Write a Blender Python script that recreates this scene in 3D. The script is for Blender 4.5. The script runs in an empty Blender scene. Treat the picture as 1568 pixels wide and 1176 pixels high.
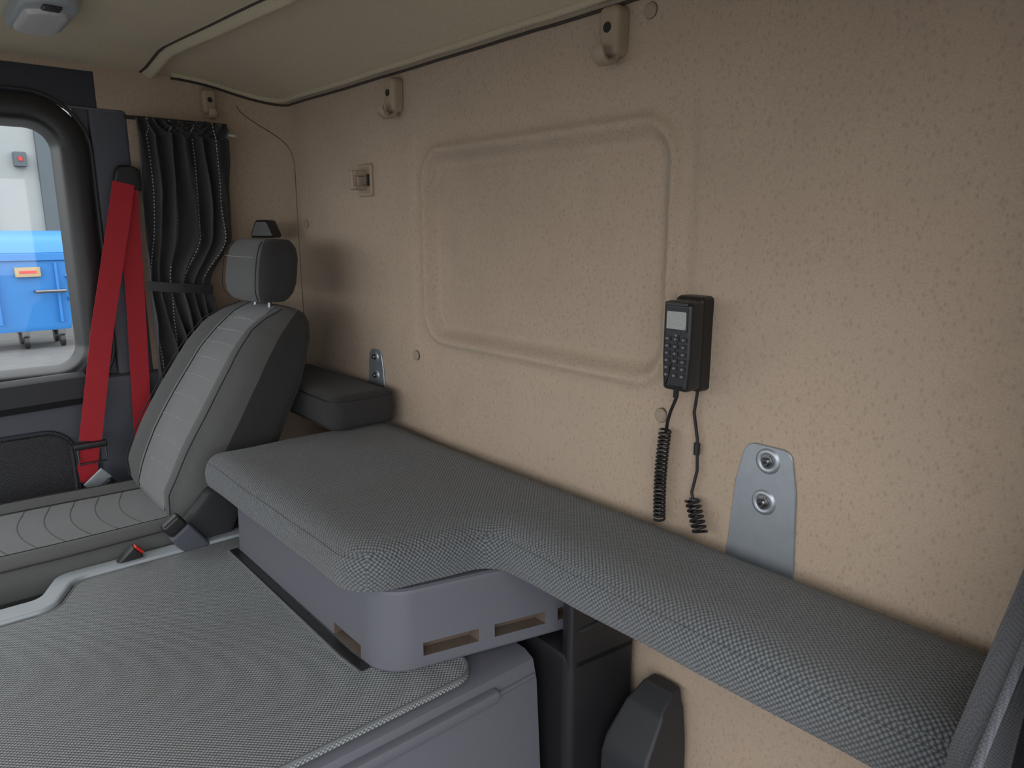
import bpy, bmesh, math
from mathutils import Vector, Matrix, noise
ZOFF = 1.35          # eye level above the cab floor; geometry below is written relative to eye level
sc = bpy.context.scene

# ------------------------------------------------------------------ materials
def nd(nt, t, **k):
    n = nt.nodes.new(t)
    for a, b in k.items():
        setattr(n, a, b)
    return n

def boxcoord(nt, rot=45):
    """planar coordinates picked from the dominant surface direction"""
    L = nt.links.new
    tc = nd(nt, 'ShaderNodeTexCoord'); ge = nd(nt, 'ShaderNodeNewGeometry')
    sp = nd(nt, 'ShaderNodeSeparateXYZ'); L(tc.outputs['Object'], sp.inputs[0])
    sn = nd(nt, 'ShaderNodeSeparateXYZ'); L(ge.outputs['True Normal'], sn.inputs[0])
    def ab(o):
        m = nd(nt, 'ShaderNodeMath', operation='ABSOLUTE'); L(o, m.inputs[0]); return m.outputs[0]
    def comb(a, b):
        c = nd(nt, 'ShaderNodeCombineXYZ'); L(sp.outputs[a], c.inputs[0]); L(sp.outputs[b], c.inputs[1]); return c.outputs[0]
    gy = nd(nt, 'ShaderNodeMath', operation='GREATER_THAN'); L(ab(sn.outputs[1]), gy.inputs[0]); L(ab(sn.outputs[0]), gy.inputs[1])
    gz = nd(nt, 'ShaderNodeMath', operation='GREATER_THAN'); L(ab(sn.outputs[2]), gz.inputs[0]); gz.inputs[1].default_value = .68
    m1 = nd(nt, 'ShaderNodeMix', data_type='VECTOR'); L(gy.outputs[0], m1.inputs[0]); L(comb(1, 2), m1.inputs[4]); L(comb(0, 2), m1.inputs[5])
    m2 = nd(nt, 'ShaderNodeMix', data_type='VECTOR'); L(gz.outputs[0], m2.inputs[0]); L(m1.outputs[1], m2.inputs[4]); L(comb(0, 1), m2.inputs[5])
    mp = nd(nt, 'ShaderNodeMapping'); mp.inputs['Rotation'].default_value = (0, 0, math.radians(rot)); L(m2.outputs[1], mp.inputs['Vector'])
    return mp.outputs[0]

def mat(name, col, rough=.6, metal=0., kind='plain', scale=200., col2=None, dirt=None, dscale=3.,
        bump=.3, bdist=.001, sheen=0., spec=.5, rnd=.12, stretch=(1, 1, 1), damt=.5, rot=45, smudge=None, wrinkle=0.):
    m = bpy.data.materials.new(name); m.use_nodes = True
    nt = m.node_tree; L = nt.links.new
    b = nt.nodes['Principled BSDF']
    b.inputs['Roughness'].default_value = rough
    b.inputs['Metallic'].default_value = metal
    b.inputs['Specular IOR Level'].default_value = spec
    b.inputs['Sheen Weight'].default_value = sheen
    tc = nd(nt, 'ShaderNodeTexCoord')
    mp = nd(nt, 'ShaderNodeMapping'); mp.inputs['Scale'].default_value = stretch
    L(tc.outputs['Object'], mp.inputs['Vector'])
    col2 = col2 or tuple(c * .6 for c in col)
    mix = nd(nt, 'ShaderNodeMix', data_type='RGBA')
    mix.inputs[6].default_value = (*col, 1); mix.inputs[7].default_value = (*col2, 1)
    bp = nd(nt, 'ShaderNodeBump'); bp.inputs['Strength'].default_value = bump
    bp.inputs['Distance'].default_value = bdist
    if wrinkle:
        nw = nd(nt, 'ShaderNodeTexNoise'); nw.inputs['Scale'].default_value = 13; nw.inputs['Detail'].default_value = 2
        L(tc.outputs['Object'], nw.inputs['Vector'])
        bw = nd(nt, 'ShaderNodeBump'); bw.inputs['Strength'].default_value = .6; bw.inputs['Distance'].default_value = wrinkle
        L(nw.outputs[0], bw.inputs['Height']); L(bw.outputs[0], bp.inputs['Normal'])
    if kind in ('knit', 'fleck'):
        v = nd(nt, 'ShaderNodeTexVoronoi'); v.inputs['Scale'].default_value = scale
        v.inputs['Randomness'].default_value = rnd if kind == 'knit' else 1.
        r = nd(nt, 'ShaderNodeMapRange')
        if kind == 'knit':
            v.voronoi_dimensions = '2D'
            L(boxcoord(nt, rot), v.inputs['Vector'])
            r.inputs[1].default_value = .22; r.inputs[2].default_value = .62
            r.inputs[3].default_value = 0; r.inputs[4].default_value = 1
            L(v.outputs['Distance'], r.inputs[0]); L(r.outputs[0], mix.inputs[0])
            sb = nd(nt, 'ShaderNodeMath', operation='SUBTRACT'); sb.inputs[0].default_value = 1
            L(r.outputs[0], sb.inputs[1]); L(sb.outputs[0], bp.inputs['Height'])
        else:
            L(mp.outputs[0], v.inputs['Vector'])
            r.inputs[1].default_value = .08; r.inputs[2].default_value = .38
            r.inputs[3].default_value = .60; r.inputs[4].default_value = 0
            n2 = nd(nt, 'ShaderNodeTexNoise'); n2.inputs['Scale'].default_value = 330; n2.inputs['Detail'].default_value = 3
            L(tc.outputs['Object'], n2.inputs['Vector'])
            r2 = nd(nt, 'ShaderNodeMapRange'); r2.inputs[1].default_value = .45; r2.inputs[2].default_value = .75; r2.inputs[4].default_value = .45
            L(n2.outputs[0], r2.inputs[0])
            mx = nd(nt, 'ShaderNodeMath', operation='MAXIMUM'); L(v.outputs['Distance'], r.inputs[0])
            L(r.outputs[0], mx.inputs[0]); L(r2.outputs[0], mx.inputs[1]); L(mx.outputs[0], mix.inputs[0])
            ad = nd(nt, 'ShaderNodeMath', operation='SUBTRACT')
            L(n2.outputs[0], ad.inputs[0]); L(r.outputs[0], ad.inputs[1])
            L(ad.outputs[0], bp.inputs['Height'])
    else:
        n = nd(nt, 'ShaderNodeTexNoise'); n.inputs['Scale'].default_value = scale
        n.inputs['Detail'].default_value = 3
        L(mp.outputs[0], n.inputs['Vector']); L(n.outputs[0], mix.inputs[0])
        L(n.outputs[0], bp.inputs['Height'])
    out = mix.outputs[2]
    lay = []
    if dirt: lay.append((dirt, dscale, .46, .74, damt))
    if smudge: lay.append((smudge, 6., .58, .85, .3))
    for dc, ds, lo_, hi_, am in lay:
        n3 = nd(nt, 'ShaderNodeTexNoise'); n3.inputs['Scale'].default_value = ds
        n3.inputs['Detail'].default_value = 4
        L(tc.outputs['Object'], n3.inputs['Vector'])
        r3 = nd(nt, 'ShaderNodeMapRange'); r3.inputs[1].default_value = lo_; r3.inputs[2].default_value = hi_
        r3.inputs[4].default_value = am
        L(n3.outputs[0], r3.inputs[0])
        m3 = nd(nt, 'ShaderNodeMix', data_type='RGBA'); m3.inputs[7].default_value = (*dc, 1)
        L(r3.outputs[0], m3.inputs[0]); L(out, m3.inputs[6]); out = m3.outputs[2]
    L(out, b.inputs['Base Color']); L(bp.outputs[0], b.inputs['Normal'])
    return m

M_wall = mat('beige_velour', (.470, .372, .285), .9, kind='fleck', scale=120, col2=(.32, .245, .185), dirt=(.30, .235, .18),
             dscale=2.0, bump=.6, bdist=.0013, sheen=.1, spec=.15, stretch=(1, 1, .6), damt=.4, smudge=(.26, .21, .17), wrinkle=.004)
M_ceil = mat('headliner_felt', (.64, .56, .41), .95, kind='plain', scale=260, col2=(.42, .365, .27), bump=.6, spec=.15, sheen=.1,
             dirt=(.45, .39, .30), dscale=2.5, damt=.35)
M_hookp = mat('beige_plastic', (.38, .30, .215), .45, scale=400, col2=(.35, .275, .20), bump=.1)
M_bed = mat('mattress_knit', (.170, .185, .195), .8, kind='knit', scale=185, col2=(.038, .044, .049), dirt=(.10, .095, .09),
            dscale=4., bump=.9, bdist=.0018, sheen=.2, spec=.3, damt=.45, wrinkle=.006)
M_cush = mat('cushion_fabric', (.062, .060, .060), .9, kind='knit', scale=220, col2=(.018, .018, .018), bump=.5, sheen=.1, spec=.2)
M_base = mat('console_plastic', (.135, .138, .165), .5, scale=500, col2=(.115, .118, .14), dirt=(.13, .125, .135), bump=.2, spec=.4)
M_mat = mat('vinyl_floor_mat', (.34, .365, .37), .42, kind='knit', scale=200, col2=(.055, .062, .066), rnd=.04, bump=.9,
            bdist=.0014, spec=.7, dirt=(.16, .17, .175), dscale=2.5, damt=.5)
M_rim = mat('mat_rim_plastic', (.36, .40, .43), .4, scale=300, col2=(.32, .36, .39), bump=.1)
M_edge = mat('mat_edge_vinyl', (.15, .16, .165), .5, scale=300, bump=.1)
M_black = mat('black_plastic', (.02, .02, .022), .38, scale=400, col2=(.014, .014, .016), bump=.15)
M_blackr = mat('black_rubber', (.028, .03, .034), .6, scale=300, col2=(.02, .021, .024), bump=.2)
M_inner = mat('console_interior', (.15, .11, .085), .9, scale=30)
M_seam = mat('dark_seam_piping', (.07, .055, .045), .9)  # dark colour of the seam line itself
M_groove = mat('panel_joint', (.17, .13, .10), .9)
M_pipe = mat('beige_piping', (.42, .335, .26), .9, scale=300, bump=.3)
M_seatc = mat('seat_insert_fabric', (.235, .24, .245), .9, kind='knit', scale=380, col2=(.145, .15, .154), bump=.4, sheen=.1, spec=.2)
M_seatb = mat('seat_bolster_fabric', (.135, .137, .137), .9, kind='knit', scale=380, col2=(.08, .082, .083), bump=.4, sheen=.1, spec=.2)
M_seats = mat('seat_side_fabric', (.050, .050, .051), .9, kind='knit', scale=380, col2=(.026, .026, .027), bump=.4, sheen=.1, spec=.2)
M_thread = mat('light_thread', (.55, .56, .57), .9)
M_red = mat('red_webbing', (.50, .014, .026), .6, kind='knit', scale=500, col2=(.34, .009, .018), bump=.4)
M_redb = mat('red_button', (.75, .03, .02), .4)
M_metal = mat('galvanised_metal', (.48, .52, .56), .42, metal=.7, scale=60, col2=(.38, .42, .46), bump=.05)
M_bolt = mat('bolt_steel', (.30, .30, .31), .3, metal=1.)
M_dark = mat('dark_curtain', (.055, .053, .055), .85, kind='knit', scale=380, col2=(.028, .028, .029), bump=.5, sheen=.2, spec=.2, wrinkle=.006)
M_curt = mat('grey_curtain', (.085, .088, .10), .85, kind='knit', scale=380, col2=(.045, .047, .055), bump=.5, sheen=.2, spec=.2)
M_door = mat('door_trim_plastic', (.085, .092, .115), .55, scale=450, col2=(.07, .076, .095), bump=.3)
M_navy = mat('header_trim_plastic', (.03, .035, .052), .5, scale=450, col2=(.025, .03, .044), bump=.2)
M_grille = mat('speaker_grille', (.05, .052, .06), .6, kind='knit', scale=200, col2=(.010, .010, .012), rnd=0, bump=.8)
M_screen = mat('lcd_screen', (.42, .44, .42), .25)
M_key = mat('phone_key_print', (.22, .23, .24), .5)
M_white = mat('white_painted_steel', (.62, .60, .55), .5)
M_lamp = mat('lamp_lens', (.70, .71, .71), .3)
M_blue = mat('blue_bin_plastic', (.028, .20, .54), .45, scale=20, col2=(.024, .18, .49))
M_blue2 = mat('blue_lid_plastic', (.055, .25, .54), .4, scale=20, col2=(.05, .23, .50))
M_stick = mat('bin_sticker', (.52, .38, .20), .5)
M_facade = mat('white_facade', (.33, .355, .36), .8, scale=3, col2=(.29, .31, .32))
M_gface = mat('grey_facade', (.10, .12, .14), .7, scale=3, col2=(.08, .10, .115))
M_ground = mat('pavement', (.26, .255, .25), .9, scale=6, col2=(.18, .178, .175), bump=.6, bdist=.01)
M_yard = mat('yard_paving', (.17, .168, .165), .9, scale=5, col2=(.10, .10, .098), bump=.6, bdist=.01)
M_floor = mat('cab_floor_rubber', (.10, .10, .11), .8, scale=200, bump=.4)
M_glass = bpy.data.materials.new('window_glass'); M_glass.use_nodes = True
_nt = M_glass.node_tree; _nt.nodes.remove(_nt.nodes['Principled BSDF'])
_t = _nt.nodes.new('ShaderNodeBsdfTransparent'); _g = _nt.nodes.new('ShaderNodeBsdfGlossy'); _g.inputs['Roughness'].default_value = .02
_m = _nt.nodes.new('ShaderNodeMixShader'); _m.inputs[0].default_value = .05
_t.inputs[0].default_value = (.93, .96, .96, 1)
_nt.links.new(_t.outputs[0], _m.inputs[1]); _nt.links.new(_g.outputs[0], _m.inputs[2])
_nt.links.new(_m.outputs[0], _nt.nodes['Material Output'].inputs[0])

# ------------------------------------------------------------------ builder
def XYZ(a, b, c): return (a, b, c)
def sgp(v, p): return math.copysign(abs(v) ** p, v)
def rpoly(c, n=7):
    out = []; N = len(c)
    for i in range(N):
        p = Vector(c[i - 1][:2]); q = Vector(c[i][:2]); s = Vector(c[(i + 1) % N][:2]); r = c[i][2]
        if r <= 0: out.append(tuple(q)); continue
        d1 = (p - q).normalized(); d2 = (s - q).normalized()
        a = math.acos(max(-1, min(1, d1.dot(d2)))); t = r / math.tan(a / 2)
        A = q + d1 * t; E = q + d2 * t
        bis = (d1 + d2).normalized(); C = q + bis * (r / math.sin(a / 2))
        va = A - C; ve = E - C
        ang = math.atan2(va.x * ve.y - va.y * ve.x, va.dot(ve))
        for k in range(n + 1):
            th = ang * k / n
            out.append((C.x + va.x * math.cos(th) - va.y * math.sin(th), C.y + va.x * math.sin(th) + va.y * math.cos(th)))
    return out
def rrect(a0, a1, b0, b1, r, n=6):
    return rpoly([(a0, b0, r), (a1, b0, r), (a1, b1, r), (a0, b1, r)], n)
def circ(a, b, r, n=24):
    return [(a + r * math.cos(2 * math.pi * i / n), b + r * math.sin(2 * math.pi * i / n)) for i in range(n)]
def inset(pts, d):
    if abs(d) < 1e-9: return list(pts)
    out = []; N = len(pts)
    for i in range(N):
        p = Vector(pts[i - 1]); q = Vector(pts[i]); s = Vector(pts[(i + 1) % N])
        e1 = (q - p); e2 = (s - q)
        if e1.length < 1e-9: e1 = e2
        if e2.length < 1e-9: e2 = e1
        e1.normalize(); e2.normalize()
        n1 = Vector((-e1.y, e1.x)); n2 = Vector((-e2.y, e2.x)); m = n1 + n2
        if m.length < 1e-6: m = n1
        m.normalize(); k = d / max(.35, m.dot(n1))
        out.append((q.x + m.x * k, q.y + m.y * k))
    return out
def exact_inset(c, d, n=10, sub=12):
    """inset a CCW corner list (x,y,r) exactly: convex radii shrink, concave radii grow"""
    N = len(c); raw = inset([q[:2] for q in c], d); cc = []
    for i in range(N):
        p = Vector(c[i - 1][:2]); q = Vector(c[i][:2]); s = Vector(c[(i + 1) % N][:2])
        cr = (q - p).x * (s - q).y - (q - p).y * (s - q).x
        cc.append((*raw[i], max(.004, c[i][2] - d) if cr > 0 else c[i][2] + d))
    pts = rpoly(cc, n); out = []; per = n + 1
    for i in range(N):
        seg = pts[i * per:(i + 1) * per]; nx = pts[((i + 1) * per) % len(pts)]; out += seg
        for k in range(1, sub):
            out.append((seg[-1][0] + (nx[0] - seg[-1][0]) * k / sub, seg[-1][1] + (nx[1] - seg[-1][1]) * k / sub))
    return out

class B:
    def __init__(s): s.v = []; s.f = []; s.mi = []; s.mats = []
    def m(s, mt):
        if mt not in s.mats: s.mats.append(mt)
        return s.mats.index(mt)
    def add(s, vs, fs, mt):
        o = len(s.v); s.v += [tuple(x) for x in vs]
        if callable(mt):
            for i, f in enumerate(fs): s.f.append([a + o for a in f]); s.mi.append(s.m(mt(i, f)))
        else:
            k = s.m(mt)
            for f in fs: s.f.append([a + o for a in f]); s.mi.append(k)
        return s
    def box(s, x0, x1, y0, y1, z0, z1, mt, bev=.003, seg=2, M=None):
        bm = bmesh.new(); bmesh.ops.create_cube(bm, size=1)
        for v in bm.verts:
            v.co = Vector(((x0 + x1) / 2 + v.co.x * (x1 - x0), (y0 + y1) / 2 + v.co.y * (y1 - y0), (z0 + z1) / 2 + v.co.z * (z1 - z0)))
        if bev > 0: bmesh.ops.bevel(bm, geom=bm.edges[:], offset=bev, segments=seg, profile=.5, affect='EDGES')
        if M is not None: bmesh.ops.transform(bm, matrix=M, verts=bm.verts)
        bm.verts.index_update()
        s.add([v.co[:] for v in bm.verts], [[v.index for v in f.verts] for f in bm.faces], mt); bm.free()
        return s
    def loft(s, loops, mt, caps=(True, True), closed=True):
        n = len(loops[0]); vs = [p for l in loops for p in l]; fs = []
        for i in range(len(loops) - 1):
            for j in range(n if closed else n - 1):
                k = (j + 1) % n
                fs.append([i * n + j, i * n + k, (i + 1) * n + k, (i + 1) * n + j])
        if closed and caps[0]: fs.append(list(range(n))[::-1])
        if closed and caps[1]: fs.append([(len(loops) - 1) * n + j for j in range(n)])
        return s.add(vs, fs, mt)
    def prism(s, pts, prof, mt, mp=XYZ, caps=(True, True)):
        return s.loft([[mp(a, b, z) for a, b in inset(pts, d)] for d, z in prof], mt, caps)
    def tube(s, pts, r, mt, n=8, closed=False):
        pts = [Vector(p) for p in pts]; N = len(pts); loops = []; up = None
        for i, p in enumerate(pts):
            a = pts[(i - 1) % N] if closed or i > 0 else p
            c = pts[(i + 1) % N] if closed or i < N - 1 else p
            t = (c - a)
            if t.length < 1e-9: t = Vector((0, 0, 1))
            t.normalize()
            if up is None:
                up = t.orthogonal().normalized()
            up = (up - t * up.dot(t))
            if up.length < 1e-6: up = t.orthogonal()
            up.normalize(); w = t.cross(up)
            loops.append([tuple(p + (up * math.cos(2 * math.pi * k / n) + w * math.sin(2 * math.pi * k / n)) * r) for k in range(n)])
        if closed: loops.append(loops[0])
        return s.loft(loops, mt, (not closed, not closed))
    def dashes(s, pts, r, mt, dash=.006, gap=.004):
        pts = [Vector(p) for p in pts]; per = dash + gap; res = [pts[0]]
        for a, b_ in zip(pts, pts[1:]):
            L = (b_ - a).length; k = max(1, int(L / .002))
            res += [a.lerp(b_, (q + 1) / k) for q in range(k)]
        d = 0; cur = [res[0]]
        for a, b_ in zip(res, res[1:]):
            d += (b_ - a).length
            if d % per < dash: cur.append(b_)
            else:
                if len(cur) > 1: s.tube([cur[0], cur[-1]], r, mt, 4)
                cur = []
        return s
    def ribbon(s, pts, wdir, w, th, mt):
        loops = []
        pts = [Vector(p) for p in pts]
        for i, p in enumerate(pts):
            t = (pts[min(i + 1, len(pts) - 1)] - pts[max(i - 1, 0)]).normalized()
            wd = Vector(wdir); wd = (wd - t * wd.dot(t)).normalized(); nn = t.cross(wd)
            loops.append([tuple(p + wd * w / 2 + nn * th / 2), tuple(p - wd * w / 2 + nn * th / 2), tuple(p - wd * w / 2 - nn * th / 2), tuple(p + wd * w / 2 - nn * th / 2)])
        return s.loft(loops, mt)
    def grid(s, fn, nu, nv, mt):
        vs = [fn(i / nu, j / nv) for i in range(nu + 1) for j in range(nv + 1)]
        fs = [[i * (nv + 1) + j, (i + 1) * (nv + 1) + j, (i + 1) * (nv + 1) + j + 1, i * (nv + 1) + j + 1] for i in range(nu) for j in range(nv)]
        return s.add(vs, fs, mt)
    def obj(s, name, ang=40, thick=0., recalc=True, wn=True):
        me = bpy.data.meshes.new(name); me.from_pydata(s.v, [], s.f)
        for m_ in s.mats: me.materials.append(m_)
        me.polygons.foreach_set('material_index', s.mi)
        if recalc:
            bm = bmesh.new(); bm.from_mesh(me); bmesh.ops.recalc_face_normals(bm, faces=bm.faces); bm.to_mesh(me); bm.free()
        me.polygons.foreach_set('use_smooth', [True] * len(me.polygons))
        me.set_sharp_from_angle(angle=math.radians(ang))
        o = bpy.data.objects.new(name, me); sc.collection.objects.link(o)
        if thick:
            md = o.modifiers.new('thickness', 'SOLIDIFY'); md.thickness = thick; md.offset = 0
        elif wn and ang < 55:
            md = o.modifiers.new('normals', 'WEIGHTED_NORMAL'); md.keep_sharp = True
        return o
def sm(a, b, x):
    t = max(0, min(1, (x - a) / (b - a))); return t * t * (3 - 2 * t)
WXZ = lambda a, b, d: (a, 1.0 - d, b)          # wall mapping: d = distance out of the back wall
SYZ = lambda a, b, d: (-2.35 + d, a, b)        # left side mapping

# ------------------------------------------------------------------ shell
XL = -2.35; R = .15; XR = -.10
Ls = (XR - (XL + R)); La = R * math.pi / 2; Lside = .85 - .50; LT = Ls + La + Lside
def rr_sd(x, z, x0, x1, z0, z1, r):
    cx, cz = (x0 + x1) / 2, (z0 + z1) / 2
    qx = abs(x - cx) - (x1 - x0) / 2 + r; qz = abs(z - cz) - (z1 - z0) / 2 + r
    return math.hypot(max(qx, 0), max(qz, 0)) + min(max(qx, qz), 0) - r
def emb(x, z):
    d = rr_sd(x, z, -1.475, -.775, -.250, .160, .05)
    e = -.014 * sm(.010, -.014, d)                        # inner recess
    e += .012 * math.exp(-((d - .018) / .012) ** 2)       # raised bead
    e -= .003 * math.exp(-((d + .020) / .008) ** 2)
    d2 = rr_sd(x, z, -1.545, -.715, -.315, .225, .06)
    e -= .006 * sm(.012, -.012, d2)
    d3 = rr_sd(x, z, -1.40, -.85, -.21, .0, .05)
    e += .004 * sm(.02, -.02, d3)
    return e
def wallpos(s, z, off=0.):
    e = off
    if s < Ls:
        x = XR - s
        e += emb(x, z) + .003 * noise.noise(Vector((x * 3, 0, z * 3))) + .0010 * noise.noise(Vector((x * 16, 2, z * 16)))
        return (x, 1.0 - e, z)
    if s < Ls + La:
        a = (s - Ls) / R
        return (XL + R - (R - e) * math.sin(a), 1.0 - R + (R - e) * math.cos(a), z)
    return (XL + e, .85 - (s - Ls - La), z)
wb = B(); wb.grid(lambda u, v: wallpos(u * Ls * .99999, -1.35 + v * 1.86), 400, 330, M_wall)
wb.obj('wall_back', 60)
wb = B(); wb.grid(lambda u, v: wallpos(Ls + u * (La + Lside), -1.35 + v * 1.86), 60, 60, M_wall)
wb.obj('wall_corner', 60)

def rib(x): return .645 + (x + 2.35) * .07
def zc(x, y):
    yr = rib(x)
    z = .472 - .035 * sm(-2.15, -2.35, x)
    if y > yr:
        s = (y - yr) / (1.0 - yr)
        z -= (z - .378) * (s ** 1.4)
        z += .012 * math.sin(math.pi * min(1, s))
    z -= .018 * math.exp(-((y - yr) / .016) ** 2)
    return z + .003 * noise.noise(Vector((x * 4, y * 4, 0)))
cb = B()
cb.grid(lambda u, v: (XL - .01 + u * (XR - XL + .01), -1.0 + v * 2.01, zc(XL + u * (XR - XL), -1.0 + v * 2.01)), 160, 400, M_ceil)
cb.add([(XL - .1, -1.05, .56), (XR + .1, -1.05, .56), (XR + .1, 1.1, .56), (XL - .1, 1.1, .56)], [[0, 1, 2, 3]], M_ceil)
cb.obj('ceiling', 60)
t = B()
def seamp(k, off, dz):
    p = wallpos(LT * k / 120, .37, off); return (p[0], p[1], zc(p[0], min(1, p[1])) + dz)
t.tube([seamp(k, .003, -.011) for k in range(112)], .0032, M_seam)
t.tube([seamp(k, .012, -.001) for k in range(112)], .008, M_ceil, 10)
t.obj('trim_1')
t = B()
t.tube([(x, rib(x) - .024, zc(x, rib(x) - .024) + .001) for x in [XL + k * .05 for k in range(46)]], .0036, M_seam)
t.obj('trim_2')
t = B(); sp = []
for k in range(61):
    z = .372 - k / 60 * 1.0
    sp.append(wallpos(Ls + .20 * (sm(.17, .38, z) ** 1.6), z, -.0002))
t.tube(sp, .0016, M_groove); t.obj('trim_3')
fb = B(); fb.box(XL, XR, -1.0, 1.0, -1.40, -1.35, M_floor, .0); fb.obj('floor')
wf = B(); wf.box(XL, XR, -1.08, -1.02, -1.35, -.45, M_door, .01)  # unseen lower panel, added to limit light from the front
wf.box(XL, XR, -1.08, -1.02, .24, .52, M_ceil, .01); wf.obj('wall_front_light_block')  # unseen front header, added so the upper back wall gets less light
wr = B(); wr.box(-.10, -.04, .62, 1.02, -1.35, .52, M_wall, .01)
wr.box(-.08, -.03, -1.05, .62, .26, .52, M_ceil, .01); wr.obj('wall_right_light_header')  # unseen header above the door opening, added to cut light on upper walls

# left wall : door with window opening
w = B()
w.box(XL - .06, XL - .005, -1.0, .56, .325, .425, M_navy, .006)
w.box(XL - .02, XL + .002, -1.0, .52, .422, .475, M_wall, .004)
w.box(XL - .06, XL - .012, .44, .60, -1.35, .34, M_door, .004)
w.box(XL - .06, XL + .004, .475, .575, -.45, .33, M_door, .012)
w.box(XL - .06, XL + .030, .405, .66, -1.35, -.42, M_door, .018)
w.tube([(XL, -1, .329), (XL, .2, .329), (XL, .55, .322)], .0035, M_edge)
w.obj('wall_left')
d = B()
ring = rrect(-.55, .395, -.395, .278, .07, 8)
prof = [(.012, -.05), (.010, -.035), (0, -.01), (-.006, .004), (-.02, .012), (-.055, .012), (-.070, .004), (-.078, -.03)]
d.loft([[SYZ(a, b, z) for a, b in inset(ring, dd)] for dd, z in prof], M_black, (False, False))
d.tube([SYZ(a, b, .004) for a, b in inset(ring, -.078)], .005, M_blackr, 8, True)
d.box(XL - .06, XL + .004, -1.0, .400, -1.35, -.44, M_door, .01)
d.loft([[(XL + q[0], y, q[1] - (.405 - y) * .03) for q in [(-.05, -.395), (.02, -.400), (.036, -.412), (.038, -.47), (.02, -.492), (-.05, -.492)]] for y in (-1., -.5, 0, .385)], M_blackr)
g = rrect(-.5, .335, -.83, -.565, .07, 8)
d.prism(g, [(-.006, .0), (-.006, .010), (.002, .014), (.008, .008), (.02, .009)], M_grille, SYZ)
d.tube([SYZ(a, b, .010) for a, b in inset(g, -.004)], .004, M_navy, 6, True)
d.obj('door_1')
gl = B(); gl.add([SYZ(a, b, -.045) for a, b in rrect(-.56, .40, -.40, .285, .06)], [list(range(28))], M_glass); gl.obj('window_1')

# ------------------------------------------------------------------ bunk mattress
OC = [(-1.69, .49, .040), (-.965, .495, .09), (-.915, .738, .05), (-.160, .748, .03), (-.160, .985, .02), (-1.69, .985, .03)]
m = B()
def wv(x, y, z, w=1.):
    k = .003 * noise.noise(Vector((x * 6, y * 6, z * 8))) * w
    return (x, y + k, z + k)
pr = [(.012, -.587), (.003, -.583), (-.001, -.572), (-.002, -.555), (.000, -.543), (.005, -.530), (.013, -.520), (.023, -.513), (.036, -.5085), (.053, -.506), (.075, -.505)]
loops = [[wv(a, b_, z, 1 if 0 < i < 9 else 0) for a, b_ in exact_inset(OC, dd)] for i, (dd, z) in enumerate(pr)]
m.loft(loops, M_bed, (True, True))
m.tube([wv(a, b_, -.529) for a, b_ in exact_inset(OC, .0050)], .0013, M_bed, 6, True)
m.obj('bunk_mattress', 50)

c = B()   # folded seat cushion lying on the bunk
CC = [(-2.13, .80, .03), (-1.612, .79, .035), (-1.612, .98, .03), (-2.13, .98, .03)]
pr = [(.015, -.504), (.004, -.500), (0, -.488), (-.003, -.462), (0, -.434), (.004, -.424), (.014, -.417), (.026, -.414)]
c.loft([[(a, b_, z) for a, b_ in exact_inset(CC, dd, 8, 6)] for dd, z in pr], M_cush)
for z in (-.427, -.495):
    c.tube([(a, b_, z) for a, b_ in exact_inset(CC, .002, 8, 6)], .002, M_blackr, 6, True)
c.obj('seat_cushion', 50)

# console under the bunk (with real slots)
bp_ = rpoly([(-1.62, .535, .02), (-.955, .535, .075), (-.840, .975, .01), (-1.62, .975, .01)], 10)
cb = B()
cb.prism(bp_, [(.002, -.739), (0, -.735), (.004, -.60), (.007, -.593), (.012, -.590)], M_base)
con = cb.obj('bunk_console', 35, wn=False)
con.data.materials.append(M_inner)
cut = B(); cut.mats = [M_base, M_inner]
def cpt(y, z, dx=0): return (-.955 + (y - .535) * .2614 + dx, y, z)
for (ya, yb) in ((.605, .705), (.735, .835), (.86, .93)):
    cut.loft([[cpt(ya, -.716, q), cpt(yb, -.716, q), cpt(yb, -.692, q), cpt(ya, -.692, q)] for q in (-.030, .04)], M_inner)
cut.box(-1.13, -1.03, .5, .555, -.735, -.712, M_inner, 0)
co = cut.obj('cutter', wn=False)
md = con.modifiers.new('slots', 'BOOLEAN'); md.operation = 'DIFFERENCE'; md.object = co; md.solver = 'EXACT'
dg = bpy.context.evaluated_depsgraph_get()
nm = bpy.data.meshes.new_from_object(con.evaluated_get(dg)); con.modifiers.clear(); con.data = nm
bpy.data.objects.remove(co)
nm.polygons.foreach_set('use_smooth', [True] * len(nm.polygons)); nm.set_sharp_from_angle(angle=math.radians(25))
md = con.modifiers.new('normals', 'WEIGHTED_NORMAL'); md.keep_sharp = True; md.weight = 100
s_ = B()
s_.box(-.815, -.165, .80, .98, -.606, -.589, M_blackr, .002)
s_.box(-.50, -.30, .775, .802, -.603, -.589, M_white, .002)
s_.obj('bed_slat_support')

# engine tunnel with mat
e = B()
e.loft([[(x0, y, z0) for x0, z0 in [(-1.70, -1.35), (-1.70, -.80), (-1.66, -.752), (-.885, -.752), (-.862, -.762), (-.852, -.80), (-.815, -1.35)]] for y in (-1.0, -.2, .4, .79)], M_base)
e.box(-.872, -.842, .30, .70, -.80, -.775, M_base, .008)
e.tube([(-.855, -1, -.79), (-.855, .785, -.79)], .005, M_base)
e.obj('engine_tunnel', 30)
mt = B()
mp_ = rpoly([(-1.575, -1., .0), (-.872, -1., 0), (-.872, .67, .05), (-1.05, .70, .02), (-1.685, .60, .02), (-1.685, .215, .04), (-1.575, .16, .05)], 8)
mt.prism(mp_, [(0, -.751), (0, -.744), (.002, -.741), (.006, -.740)], M_mat)
mt.tube([(a, b_, -.742) for a, b_ in inset(mp_, .003)], .0032, M_edge, 6, True)
mt.obj('rubber_floor_mat', 30)
rm = B()
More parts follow.
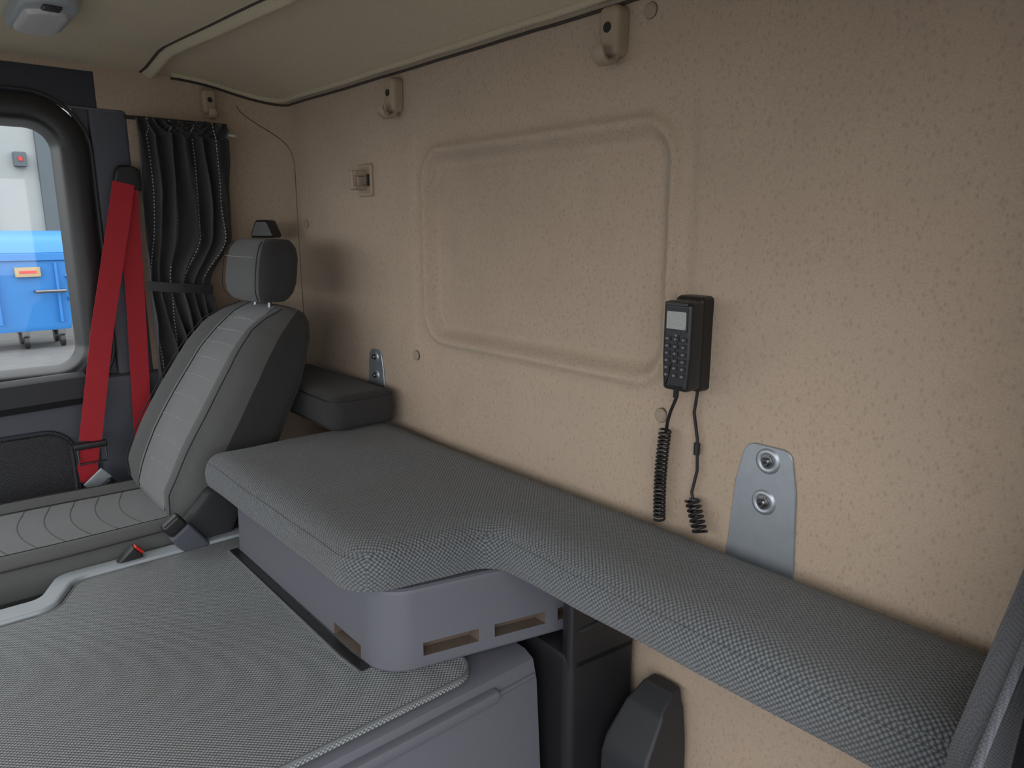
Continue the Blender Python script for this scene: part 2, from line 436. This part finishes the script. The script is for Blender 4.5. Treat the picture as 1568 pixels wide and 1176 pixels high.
rl = rpoly([(-1.640, -1., 0), (-1.578, -1., 0), (-1.578, .158, .05), (-1.688, .213, .04), (-1.688, .60, 0), (-1.735, .60, 0), (-1.735, .185, .04), (-1.640, .140, .03)], 8)
rm.prism(rl, [(0, -.755), (0, -.742), (.003, -.735), (.009, -.732)], M_rim)
rm.obj('trim_4')
gp = B()   # black strip standing in for shade in the console-mat gap, plus rim
gp.ribbon([(-1.62, .527, -.739), (-1.3, .525, -.739), (-1.06, .524, -.739), (-1.00, .528, -.740)], (0, 1, 0), .016, .004, M_black)
gp.tube([(-1.62, .515, -.740), (-1.3, .513, -.740), (-1.06, .511, -.740), (-1.0, .516, -.741)], .003, M_edge)
gp.obj('gap_shade_and_rim')

# black box + bracket under the bunk
k = B()
k.prism(rpoly([(-1.0, .83, .01), (-.80, .82, .02), (-.782, .98, .01), (-1.0, .98, .01)]), [(0, -1.35), (0, -.76), (.006, -.75)], M_black)
k.prism(rpoly([(-.828, .83, .005), (-.80, .82, .01), (-.782, .98, .01), (-.82, .98, .005)]), [(0, -.77), (0, -.62), (.004, -.612)], M_black)
k.tube([(-.80, .84, -.70), (-.79, .90, -.695), (-.775, .96, -.72)], .006, M_blackr)
k.obj('storage_box')
k = B()
lo = []
for z, x0, x1, y0, r_ in ((-1.35, -.765, -.655, .86, .006), (-.93, -.762, -.658, .865, .008), (-.90, -.760, -.660, .875, .008), (-.845, -.752, -.668, .92, .006), (-.838, -.748, -.672, .925, .006), (-.818, -.742, -.676, .955, .005), (-.814, -.738, -.680, .96, .004)):
    lo.append([(a, b_, z) for a, b_ in rrect(x0, x1, y0, .985, r_, 4)])
k.loft(lo, M_blackr); k.obj('seat_belt_anchor_cover', 30)

# ------------------------------------------------------------------ coat hooks, buttons, latch, brackets
def hook(name, M):
    h = B()
    def mp(a, b, dd): return tuple(M @ Vector((a, -dd, b)))
    pts = rpoly([(-.021, -.035, .012), (.021, -.035, .012), (.024, .045, .014), (-.024, .045, .014)], 6)
    h.prism(pts, [(0, .002), (0, .020), (.002, .026), (.006, .029), (.012, .030)], M_hookp, mp)
    h.prism(circ(0, .010, .0085, 16), [(0, .0295), (0, .0312)], M_black, mp)
    path = [(-.020, .012), (-.034, .014), (-.043, .024), (-.046, .038), (-.040, .048), (-.030, .052), (-.022, .050)]
    lp = []
    for i, (b_, dd) in enumerate(path):
        a_ = path[min(i + 1, 6)]; c_ = path[max(i - 1, 0)]
        tx, ty = a_[0] - c_[0], a_[1] - c_[1]; l = math.hypot(tx, ty); nx, ny = -ty / l, tx / l
        th = .006; w_ = .014 - (.003 if i == 6 else 0)
        lp.append([mp(w_ * sgp(math.cos(q), .5), b_ + nx * th * math.sin(q), dd + ny * th * math.sin(q)) for q in [math.pi * 2 * z_ / 16 for z_ in range(16)]])
    h.loft(lp, M_hookp)
    return h.obj(name, 50)
hook('coat_hook', Matrix.Translation((-.885, 1.0, .320)))
hook('coat_hook', Matrix.Translation((-1.590, 1.0, .310)))
hook('coat_hook', Matrix.Translation((-2.348, .800, .368)) @ Matrix.Rotation(math.radians(90), 4, 'Z') @ Matrix.Scale(.9, 4))
for x, z in ((-.817, .347), (-2.138, .014), (-1.541, -.318), (-.760, -.322)):
    q = B(); q.prism(circ(x, z, .0125, 24), [(0, -.004), (0, .003), (.002, .005), (.006, .0058)], M_pipe, WXZ)
    q.prism(circ(x, z, .0133, 24), [(0, -.004), (0, .0012)], M_groove, WXZ)
    q.obj('trim_button')
q = B()   # small latch
q.prism(rrect(-1.795, -1.722, .083, .168, .01), [(0, 0), (0, .006), (.003, .009)], M_hookp, WXZ)
q.prism(rrect(-1.785, -1.732, .093, .158, .008), [(0, .0085), (0, .0095)], M_pipe, WXZ)
q.box(-1.776, -1.741, .955, .995, .135, .150, M_hookp, .004)
q.box(-1.776, -1.741, .955, .995, .100, .112, M_hookp, .004)
q.box(-1.770, -1.747, .950, .965, .100, .150, M_hookp, .004)
q.box(-1.735, -1.730, .985, .992, .11, .14, M_black, .001)
q.obj('curtain_latch')
def plate(name, pts, bolts, s=1.):
    p = B(); p.prism(pts, [(0, -.001), (0, .004), (.0012, .0052)], M_metal, WXZ)
    for x, z in bolts:
        p.prism(circ(x, z, .0215 * s, 28), [(0, .0045), (.003, .008), (.006, .0088), (.009, .0080), (.011, .006)], M_metal, WXZ, (False, True))
        p.prism(circ(x, z, .0098 * s, 20), [(0, .005), (0, .0095), (.001, .010)], M_bolt, WXZ)
        p.prism(circ(x, z, .0068 * s, 20), [(0, .0098), (0, .014), (.0015, .0155)], M_bolt, WXZ)
        p.prism(circ(x, z, .0032 * s, 6), [(0, .0156), (0, .0159)], M_black, WXZ)
    return p.obj(name, 35)
plate('mounting_bracket', rpoly([(-.613, -.54, .0), (-.492, -.54, .0), (-.500, -.395, .03), (-.512, -.329, .018), (-.588, -.329, .022), (-.603, -.395, .03)]), [(-.549, -.353), (-.551, -.421)])
plate('mounting_bracket', rpoly([(-1.785, -.43, .0), (-1.70, -.43, .0), (-1.703, -.38, .02), (-1.713, -.327, .02), (-1.772, -.327, .02), (-1.782, -.38, .02)]), [(-1.742, -.348), (-1.742, -.40)], .8)

# ------------------------------------------------------------------ handset
h = B(); hx = -.690; hz = -.180
h.prism(rrect(hx - .032, hx + .024, -.262, -.106, .008), [(0, 0), (0, .020), (.002, .026), (.008, .030)], M_black, WXZ)
hp = rpoly([(hx - .024, -.257, .007), (hx + .024, -.257, .007), (hx + .028, -.20, .02), (hx + .028, -.112, .009), (hx - .028, -.112, .009), (hx - .028, -.20, .02)], 6)
h.prism(hp, [(.006, .026), (0, .034), (0, .056), (.002, .061), (.005, .063), (.009, .0635)], M_black, WXZ)
h.prism(rrect(hx - .022, hx + .022, -.119, -.113, .002), [(0, .0635), (0, .067), (.001, .068)], M_black, WXZ)
h.prism(rrect(hx - .021, hx + .021, -.160, -.121, .003), [(0, .063), (0, .0645)], M_blackr, WXZ)
h.prism(rrect(hx - .0185, hx + .0185, -.156, -.128, .002), [(0, .064), (0, .0652)], M_screen, WXZ)
for r_ in range(6):
    for c_ in range(3):
        x = hx - .0155 + c_ * .0155; z = -.172 - r_ * .0118
        wd = .0052 if r_ else .006
        h.prism(rrect(x - wd, x + wd, z - .0036, z + .0036, .002, 3), [(0, .063), (0, .0655), (.001, .0662)], M_blackr, WXZ)
        h.prism(rrect(x - .002, x + .002, z - .0016, z + .0016, .0006, 2), [(0, .0661), (0, .0666)], M_key, WXZ)
h.prism(circ(hx, -.166, .002, 10), [(0, .063), (0, .065)], M_key, WXZ)
def coil(p0, p1, R_, turns, n=14, sway=0.):
    p0 = Vector(p0); p1 = Vector(p1); ax = (p1 - p0).normalized(); a = ax.orthogonal().normalized(); b_ = ax.cross(a); N = int(turns * n)
    return [p0.lerp(p1, i / N) + Vector((sway * math.sin(math.pi * i / N), 0, 0)) + (a * math.cos(2 * math.pi * i / n) + b_ * math.sin(2 * math.pi * i / n)) * R_ for i in range(N + 1)]
h.tube([(hx - .008, .955, -.255), (-.700, .958, -.275), (-.716, .967, -.30), (-.730, .978, -.325), (-.735, .982, -.345)], .0030, M_black)
h.tube([(hx - .008, .955, -.255), (-.700, .957, -.272)], .0048, M_black)
h.tube(coil((-.732, .976, -.338), (-.736, .976, -.504), .0092, 23, sway=-.004), .0023, M_black, 7)
h.tube([(-.677, .985, -.26), (-.684, .988, -.30), (-.676, .990, -.345), (-.673, .990, -.40), (-.680, .988, -.44), (-.672, .985, -.458)], .0027, M_black)
h.tube([(-.676, .990, -.352), (-.676, .990, -.372)], .0055, M_black)
h.tube(coil((-.674, .982, -.450), (-.648, .972, -.498), .0108, 6.5), .0026, M_black, 7)
h.tube([(-.680, .985, -.452), (-.664, .985, -.45)], .004, M_black)
h.obj('phone_handset', 40)

# ------------------------------------------------------------------ seat
def cps(t, tab):
    for (a, va), (b_, vb) in zip(tab, tab[1:]):
        if t <= b_:
            u = (t - a) / (b_ - a); u = u * u * (3 - 2 * u) * .5 + u * .5
            return va + (vb - va) * u
    return tab[-1][1]
root = bpy.data.objects.new('truck_seat', None); sc.collection.objects.link(root)
SX = -1.970
U = Vector((0, .515, .857)); F = Vector((0, -.857, .515)); FB = Vector((0, .425, -.71)); LB = .628
W = [(0, .185), (.06, .215), (.2, .234), (.45, .238), (.65, .226), (.8, .206), (.9, .184), (.97, .165), (1, .145)]
T = [(0, .05), (.05, .080), (.3, .088), (.7, .080), (.9, .062), (.97, .045), (1, .022)]
def back(t, x, dd, extra=0.):   # x,dd in -1..1
    w_ = cps(t, W); th = cps(t, T)
    f = th * dd
    if dd > 0: f += .046 * sm(.48, .78, abs(x)) * dd * min(1, (1 - t) * 6) * min(1, t * 8) + .012 * math.sin(math.pi * t)
    c_ = FB + U * (LB * t) - F * .085
    p = c_ + F * (f + extra)
    return (SX + x * w_, p.y, p.z)
NB = 64
def bl(t):
    return [back(t, sgp(math.cos(2 * math.pi * j / NB), .42), sgp(math.sin(2 * math.pi * j / NB), .45)) for j in range(NB)]
b1 = B(); NT = 44
ts = [.0] + [.01 + .99 * i / NT for i in range(NT + 1)]
def bm_(i, f):
    if len(f) > 4: return M_seatb
    j = i % NB; a = 2 * math.pi * (j + .5) / NB; x = sgp(math.cos(a), .42); s = math.sin(a)
    if s > 0.05 and abs(x) < .56: return M_seatc
    if s > .12: return M_seatb
    return M_seats
b1.loft([bl(t_) for t_ in ts], bm_)
for t_ in (.17, .27, .37, .47, .57, .66, .74, .81, .875):
    b1.dashes([back(t_ + .012 * (1 - (x / .56) ** 2), x, 1, .0008) for x in [-.56 + .08 * q for q in range(15)]], .0011, M_thread, .005, .003)
for sx in (-1, 1):
    b1.tube([back(.04 + .94 * q / 40, sx * .57, 1, .0) for q in range(41)], .0018, M_seats, 6)
    b1.tube([back(.05 + .92 * q / 40, sx * .90, .90, .001) for q in range(41)], .0018, M_seats, 6)
o = b1.obj('backrest', 70); o.parent = root
hb = B()
def hd(t, x, dd):
    z = -.192 + .165 * t
    cy = .775 + .025 * (t - .3)
    e_ = 1 - abs(2 * t - 1) ** 5 * .22; ed = 1 - abs(2 * t - 1) ** 4 * .45
    if t in (0, 1): e_ *= .8; ed *= .6
    return (SX + .004 + x * .143 * e_ * (1 - .06 * t), cy - dd * .058 * ed - (.008 * dd if dd > 0 else 0), z)
def hm(i, f):
    if len(f) > 4: return M_seats
    j = i % NB; a = 2 * math.pi * (j + .5) / NB; x = sgp(math.cos(a), .5)
    return M_seatb if math.sin(a) > .1 and abs(x) < .86 else M_seats
hb.loft([[hd(t_, sgp(math.cos(2 * math.pi * j / NB), .45), sgp(math.sin(2 * math.pi * j / NB), .5)) for j in range(NB)] for t_ in [0, .01, .03, .07, .15, .3, .5, .7, .85, .93, .97, .99, 1]], hm)
hb.dashes([hd(.72, x, 1.01) for x in [-.75 + .1 * q for q in range(16)]], .0009, M_thread, .005, .003)
for sx in (-1, 1):
    hb.tube([(SX + sx * .05, .775, -.23), (SX + sx * .05, .778, -.17)], .006, M_bolt)
    hb.tube([hd(.04 + .92 * q / 20, sx * .86, .98) for q in range(21)], .0016, M_seats, 6)
o = hb.obj('headrest', 70); o.parent = root
cu = B()
WC = [(0, .19), (.08, .225), (.5, .238), (.9, .235), (1, .20)]
TCk = [(0, .03), (.06, .058), (.9, .062), (1, .03)]
def cus(t, x, dd, ex=0.):
    y = .50 - .62 * t; w_ = cps(t, WC); th = cps(t, TCk)
    z = -.768 + th * dd + ex - .012 * sm(.75, 1, t)
    if dd > 0: z += .026 * sm(.5, .8, abs(x)) * dd
    return (SX + x * w_, y, z)
def cm(i, f):
    if len(f) > 4: return M_seats
    j = i % NB; a = 2 * math.pi * (j + .5) / NB; x = sgp(math.cos(a), .42)
    return (M_seatc if abs(x) < .6 else M_seatb) if math.sin(a) > -.02 else M_seats
cu.loft([[cus(t_, sgp(math.cos(2 * math.pi * j / NB), .42), sgp(math.sin(2 * math.pi * j / NB), .45)) for j in range(NB)] for t_ in [q / 40 for q in range(41)]], cm)
for t_ in (.18, .27, .36, .45, .54, .63, .72, .82):
    cu.tube([cus(t_ + .05 * (1 - (x / .6) ** 2) - .02, x, 1, -.0006) for x in [-.6 + .06 * q for q in range(21)]], .0016, M_seatb, 5)
for sx in (-1, 1):
    cu.tube([cus(.04 + .9 * q / 30, sx * .6, 1, .0) for q in range(31)], .0020, M_seats, 6)
    cu.tube([cus(.04 + .9 * q / 30, sx * .97, .75, .002) for q in range(31)], .0020, M_seats, 6)
o = cu.obj('seat_pad', 70); o.parent = root
pb = B()
pb.prism(rpoly([(-.1, -1.0, .03), (.50, -1.0, .03), (.56, -.83, .05), (-.12, -.83, .03)]), [(.01, -1.76), (0, -1.77), (0, -2.18), (.01, -2.19)], M_black, lambda a, b_, x: (x, a, b_))
pb.box(-2.15, -1.80, .05, .45, -1.35, -.98, M_blackr, .02)
o = pb.obj('base', 35); o.parent = root
rb = B()
rec = rpoly([(.40, -.80, .03), (.53, -.80, .03), (.60, -.66, .035), (.52, -.60, .03), (.44, -.69, .03)], 8)
rb.prism(rec, [(.01, -1.745), (.0, -1.735), (0, -1.722), (.008, -1.712), (.02, -1.710)], M_blackr, lambda a, b_, x: (x, a, b_))
o = rb.obj('recliner', 40); o.parent = root
bk = B()
Mb = Matrix.Translation((-1.700, .445, -.715)) @ Matrix.Rotation(math.radians(35), 4, 'X')
bk.box(-.016, .014, -.025, .03, -.05, .03, M_door, .008, 3, Mb)
bk.box(-.015, .015, -.020, .028, .03, .065, M_black, .008, 3, Mb)
Mb = Matrix.Translation((-1.71, .32, -.735)) @ Matrix.Rotation(math.radians(-50), 4, 'X')
bk.box(-.012, .012, -.016, .016, -.03, .03, M_black, .004, 2, Mb)
bk.box(-.009, .009, -.012, .012, .03, .036, M_redb, .002, 2, Mb)
o = bk.obj('buckle', 40); o.parent = root

# ------------------------------------------------------------------ seat belt
sb = B()
sb.box(-2.34, -2.30, .525, .565, .14, .175, M_black, .008)
sb.prism(rpoly([(.505, .105, .012), (.590, .105, .012), (.575, .172, .02), (.52, .172, .02)]), [(0, .03), (0, .052), (.004, .058)], M_black, SYZ)
A = [(-2.288, .532, .125), (-2.285, .52, .07), (-2.262, .43, -.28), (-2.250, .365, -.585)]
sb.ribbon(A, (0, 1, .25), .056, .0022, M_red)
sb.ribbon([(-2.294, .545, .125), (-2.300, .542, .05), (-2.296, .532, -.2), (-2.285, .512, -.55), (-2.27, .505, -.80)], (0, 1, 0), .050, .0022, M_red)
sb.ribbon([(-2.247, .362, -.60), (-2.250, .350, -.66), (-2.256, .355, -.70)], (0, 1, .2), .050, .003, M_red)
sb.box(-2.262, -2.234, .320, .405, -.604, -.586, M_black, .005)
sb.tube([(-2.245, .33, -.595), (-2.24, .33, -.645), (-2.24, .40, -.645), (-2.245, .40, -.595)], .0035, M_bolt)
Mt = Matrix.Translation((-2.235, .370, -.700)) @ Matrix.Rotation(math.radians(40), 4, 'X')
sb.box(-.004, .004, -.032, .032, -.018, .022, M_metal, .003, 2, Mt)
sb.box(-.014, .014, -.026, .026, -.11, -.012, M_black, .008, 2, Mt)
sb.tube([(-2.31, .39, -.45), (-2.275, .385, -.47), (-2.265, .375, -.56), (-2.31, .37, -.58)], .006, M_black)
sb.box(-2.322, -2.312, .50, .535, -.585, -.535, M_navy, .004)
sb.obj('seat_belt', 40)
bq = B()
MQ = Matrix.Translation((-2.195, .885, -.002)) @ Matrix.Rotation(math.radians(35), 4, 'Z')
bq.prism(rpoly([(-.045, -.025, .008), (.045, -.025, .008), (.022, .028, .014), (-.022, .028, .014)]), [(0, -.03), (0, .006), (.006, .012)], M_black, lambda a, b_, d_: tuple(MQ @ Vector((a, -d_, b_))))
bq.obj('belt_guide')

# ------------------------------------------------------------------ curtains
def cy(z):
    k_ = sm(-.02, -.17, z) * (1 - sm(-.17, -.42, z) * .35)
    return .815 - .085 * k_
def cur(u, v, off=0.):
    z = .302 - .82 * v
    y0 = .572 - .010 * sm(.2, -.2, z); y1 = cy(z)
    y = y0 + (y1 - y0) * u
    ph = u * 2 * math.pi * 6 + 1.6 * math.sin(v * 5 + u * 3) + 4.0 * noise.noise(Vector((u * 4, v * 3, 1)))
    amp = .018 * (1.15 - .6 * math.exp(-((z + .175) / .06) ** 2)) * (1 + .6 * noise.noise(Vector((u * 5, v * 4, 9))))
    if v < .05: ph = ph * 1.0 + u * 60 * (1 - v / .05) * .5; amp *= .7
    x = -2.280 + amp * math.sin(ph) + .018 * noise.noise(Vector((u * 9, v * 7, 4))) + .03 * u
    return (x + off, y + .006 * math.cos(ph), z)
lc = B(); lc.grid(lambda u, v: cur(u, v), 220, 110, M_dark)
for u in (.12, .36, .62, .86):
    lc.dashes([cur(u + .02 * math.sin(q / 9), q / 80, .0025) for q in range(81)], .0011, M_thread, .006, .004)
lc.ribbon([(-2.245 + .012 * math.sin(q / 60 * math.pi), .555 + .18 * q / 60, -.160 - .02 * q / 60) for q in range(61)], (0, 0, 1), .026, .003, M_blackr)
lc.tube([(-2.315, .56, .306), (-2.315, .84, .306)], .005, M_blackr)
lc.tube([(-2.30, .80, .280), (-2.22, .83, .267)], .004, M_white)
lc.obj('window_curtain', 80, thick=.0015)
def y0r(z): return .57 + 1.32 * (z + .41) if z > -.41 else .57 - .35 * (-.41 - z)
def cur2(u, v, off=0.):
    z = .30 - .98 * v
    a = min(.93, y0r(z)); y = a + (.99 - a) * u * .98
    x = -.142 + .010 * math.sin(u * 20 + v * 3) + .005 * math.sin(u * 43 + 1)
    return (x + off, y, z)
rc = B(); rc.grid(lambda u, v: cur2(u, v), 90, 110, M_curt)
rc.tube([cur2(0, q / 80) for q in range(81)], .003, M_curt, 6)
rc.dashes([cur2(.14, q / 80, .002) for q in range(81)], .0009, M_thread, .005, .004)
rc.dashes([cur2(.40, q / 80, .002) for q in range(81)], .0009, M_thread, .005, .004)
rc.obj('window_curtain', 80, thick=.002)

# dome lamp
dl = B()
dl.prism(rrect(-2.10, -1.80, .27, .385, .05, 10), [(0, -.475), (0, -.458), (.004, -.448), (.012, -.444)], M_rim, lambda a, b_, z: (a, b_, -z))
dl.prism(rrect(-2.08, -1.86, .285, .37, .035, 8), [(0, -.446), (.004, -.437), (.012, -.435)], M_lamp, lambda a, b_, z: (a, b_, -z))
dl.box(-1.85, -1.815, .31, .345, .438, .446, M_black, .004)
dl.obj('dome_lamp')

# ------------------------------------------------------------------ outside
g = B(); g.add([(-40, -30, -1.8), (-6, -30, -1.8), (-6, 30, -1.8), (-40, 30, -1.8)], [[0, 1, 2, 3]], M_yard)
g.add([(-6, -30, -1.8), (30, -30, -1.8), (30, 30, -1.8), (-6, 30, -1.8)], [[0, 1, 2, 3]], M_ground); g.obj('ground')
bd = B()
bd.box(-17.2, -16.2, -12, 14, -1.8, 6, M_facade, 0)
bd.box(-16.25, -16.1, 2.35, 2.72, -1.8, 6, M_gface, .02)
bd.box(-16.25, -16.1, 1.40, 1.52, -1.8, 6, M_gface, .02)
for z in (-.4, .5, 1.4, 2.3):
    bd.box(-16.22, -16.15, -3.0, 1.3, z, z + .06, M_gface, 0)
bd.box(-16.2, -16.05, 1.98, 2.18, 1.10, 1.36, M_gface, .02)
bd.box(-16.06, -16.03, 2.05, 2.11, 1.20, 1.27, M_redb, .0)
bd.obj('building')
wc = B(); cy_ = 1.45
def wl(z, hw, x0, x1, r_=.06): return [(a, b_, z) for a, b_ in rrect(x0, x1, cy_ - hw, cy_ + hw, r_, 4)]
wc.loft([wl(-1.52, .60, -13.7, -12.95), wl(-1.45, .62, -13.72, -12.93), wl(-.48, .68, -13.85, -12.88), wl(-.46, .71, -13.9, -12.84), wl(-.37, .71, -13.9, -12.84), wl(-.35, .69, -13.86, -12.88)], M_blue)
lid = []
for q in range(9):
    a = math.pi * q / 8
    lid.append([(-13.37 - .50 * math.cos(a), cy_ + s_y, -.35 + .32 * math.sin(a) ** .8) for s_y in (-.72, -.70, .70, .72)])
wc.loft([[l[i] for l in lid] for i in range(4)], M_blue2)
for y in (1.15, 1.92):
    wc.box(-12.93, -12.83, y - .02, y + .02, -1.40, -.50, M_blue, .01)
wc.box(-12.88, -12.82, 1.40, 1.72, -.70, -.56, M_stick, .004)
wc.box(-12.825, -12.815, 1.45, 1.67, -.65, -.61, M_redb, .0)
wc.tube([(-12.85, 1.62, -.92), (-12.74, 1.62, -.92), (-12.74, 2.0, -.92), (-12.85, 2.0, -.92)], .025, M_bolt)
wc.tube([(-12.9, 2.05, -.7), (-12.8, 2.16, -.75), (-12.9, 2.16, -1.0), (-12.9, 2.05, -1.05)], .035, M_blue)
for y in (.98, 1.45, 1.92):
    for x in (-13.6, -13.05):
        wc.prism(circ(x, -1.69, .10, 20), [(0, y - .03), (0, y + .03)], M_black, lambda a, b_, d_: (a, d_, b_))
        wc.box(x - .04, x + .04, y - .05, y + .05, -1.62, -1.50, M_bolt, .01)
wc.obj('waste_container', 40)

# ------------------------------------------------------------------ light & camera
wd = bpy.data.worlds.new('overcast_sky'); sc.world = wd; wd.use_nodes = True
bg = wd.node_tree.nodes['Background']; bg.inputs[0].default_value = (.96, .975, 1.0, 1); bg.inputs[1].default_value = 2.8
sl = bpy.data.lights.new('sun', 'SUN'); sl.energy = .7; sl.angle = math.radians(35); sl.color = (1, .98, .95)
so = bpy.data.objects.new('sun', sl); sc.collection.objects.link(so)
so.rotation_euler = Vector((-.45, .75, -.55)).to_track_quat('-Z', 'Y').to_euler()

cam = bpy.data.cameras.new('camera'); cam.sensor_width = 36; cam.lens = 36 * 1100 / 1568; cam.clip_start = .02; cam.clip_end = 200
cob = bpy.data.objects.new('camera', cam); sc.collection.objects.link(cob)
th = math.radians(12.2); az = math.radians(40.64)
fw = Vector((-math.cos(az) * math.cos(th), math.sin(az) * math.cos(th), -math.sin(th)))
cob.rotation_euler = fw.to_track_quat('-Z', 'Y').to_euler(); cob.location = (0, 0, 0)
sc.camera = cob
sc.view_settings.view_transform = 'Standard'
for o in sc.objects:
    if o.parent is None: o.location.z += ZOFF
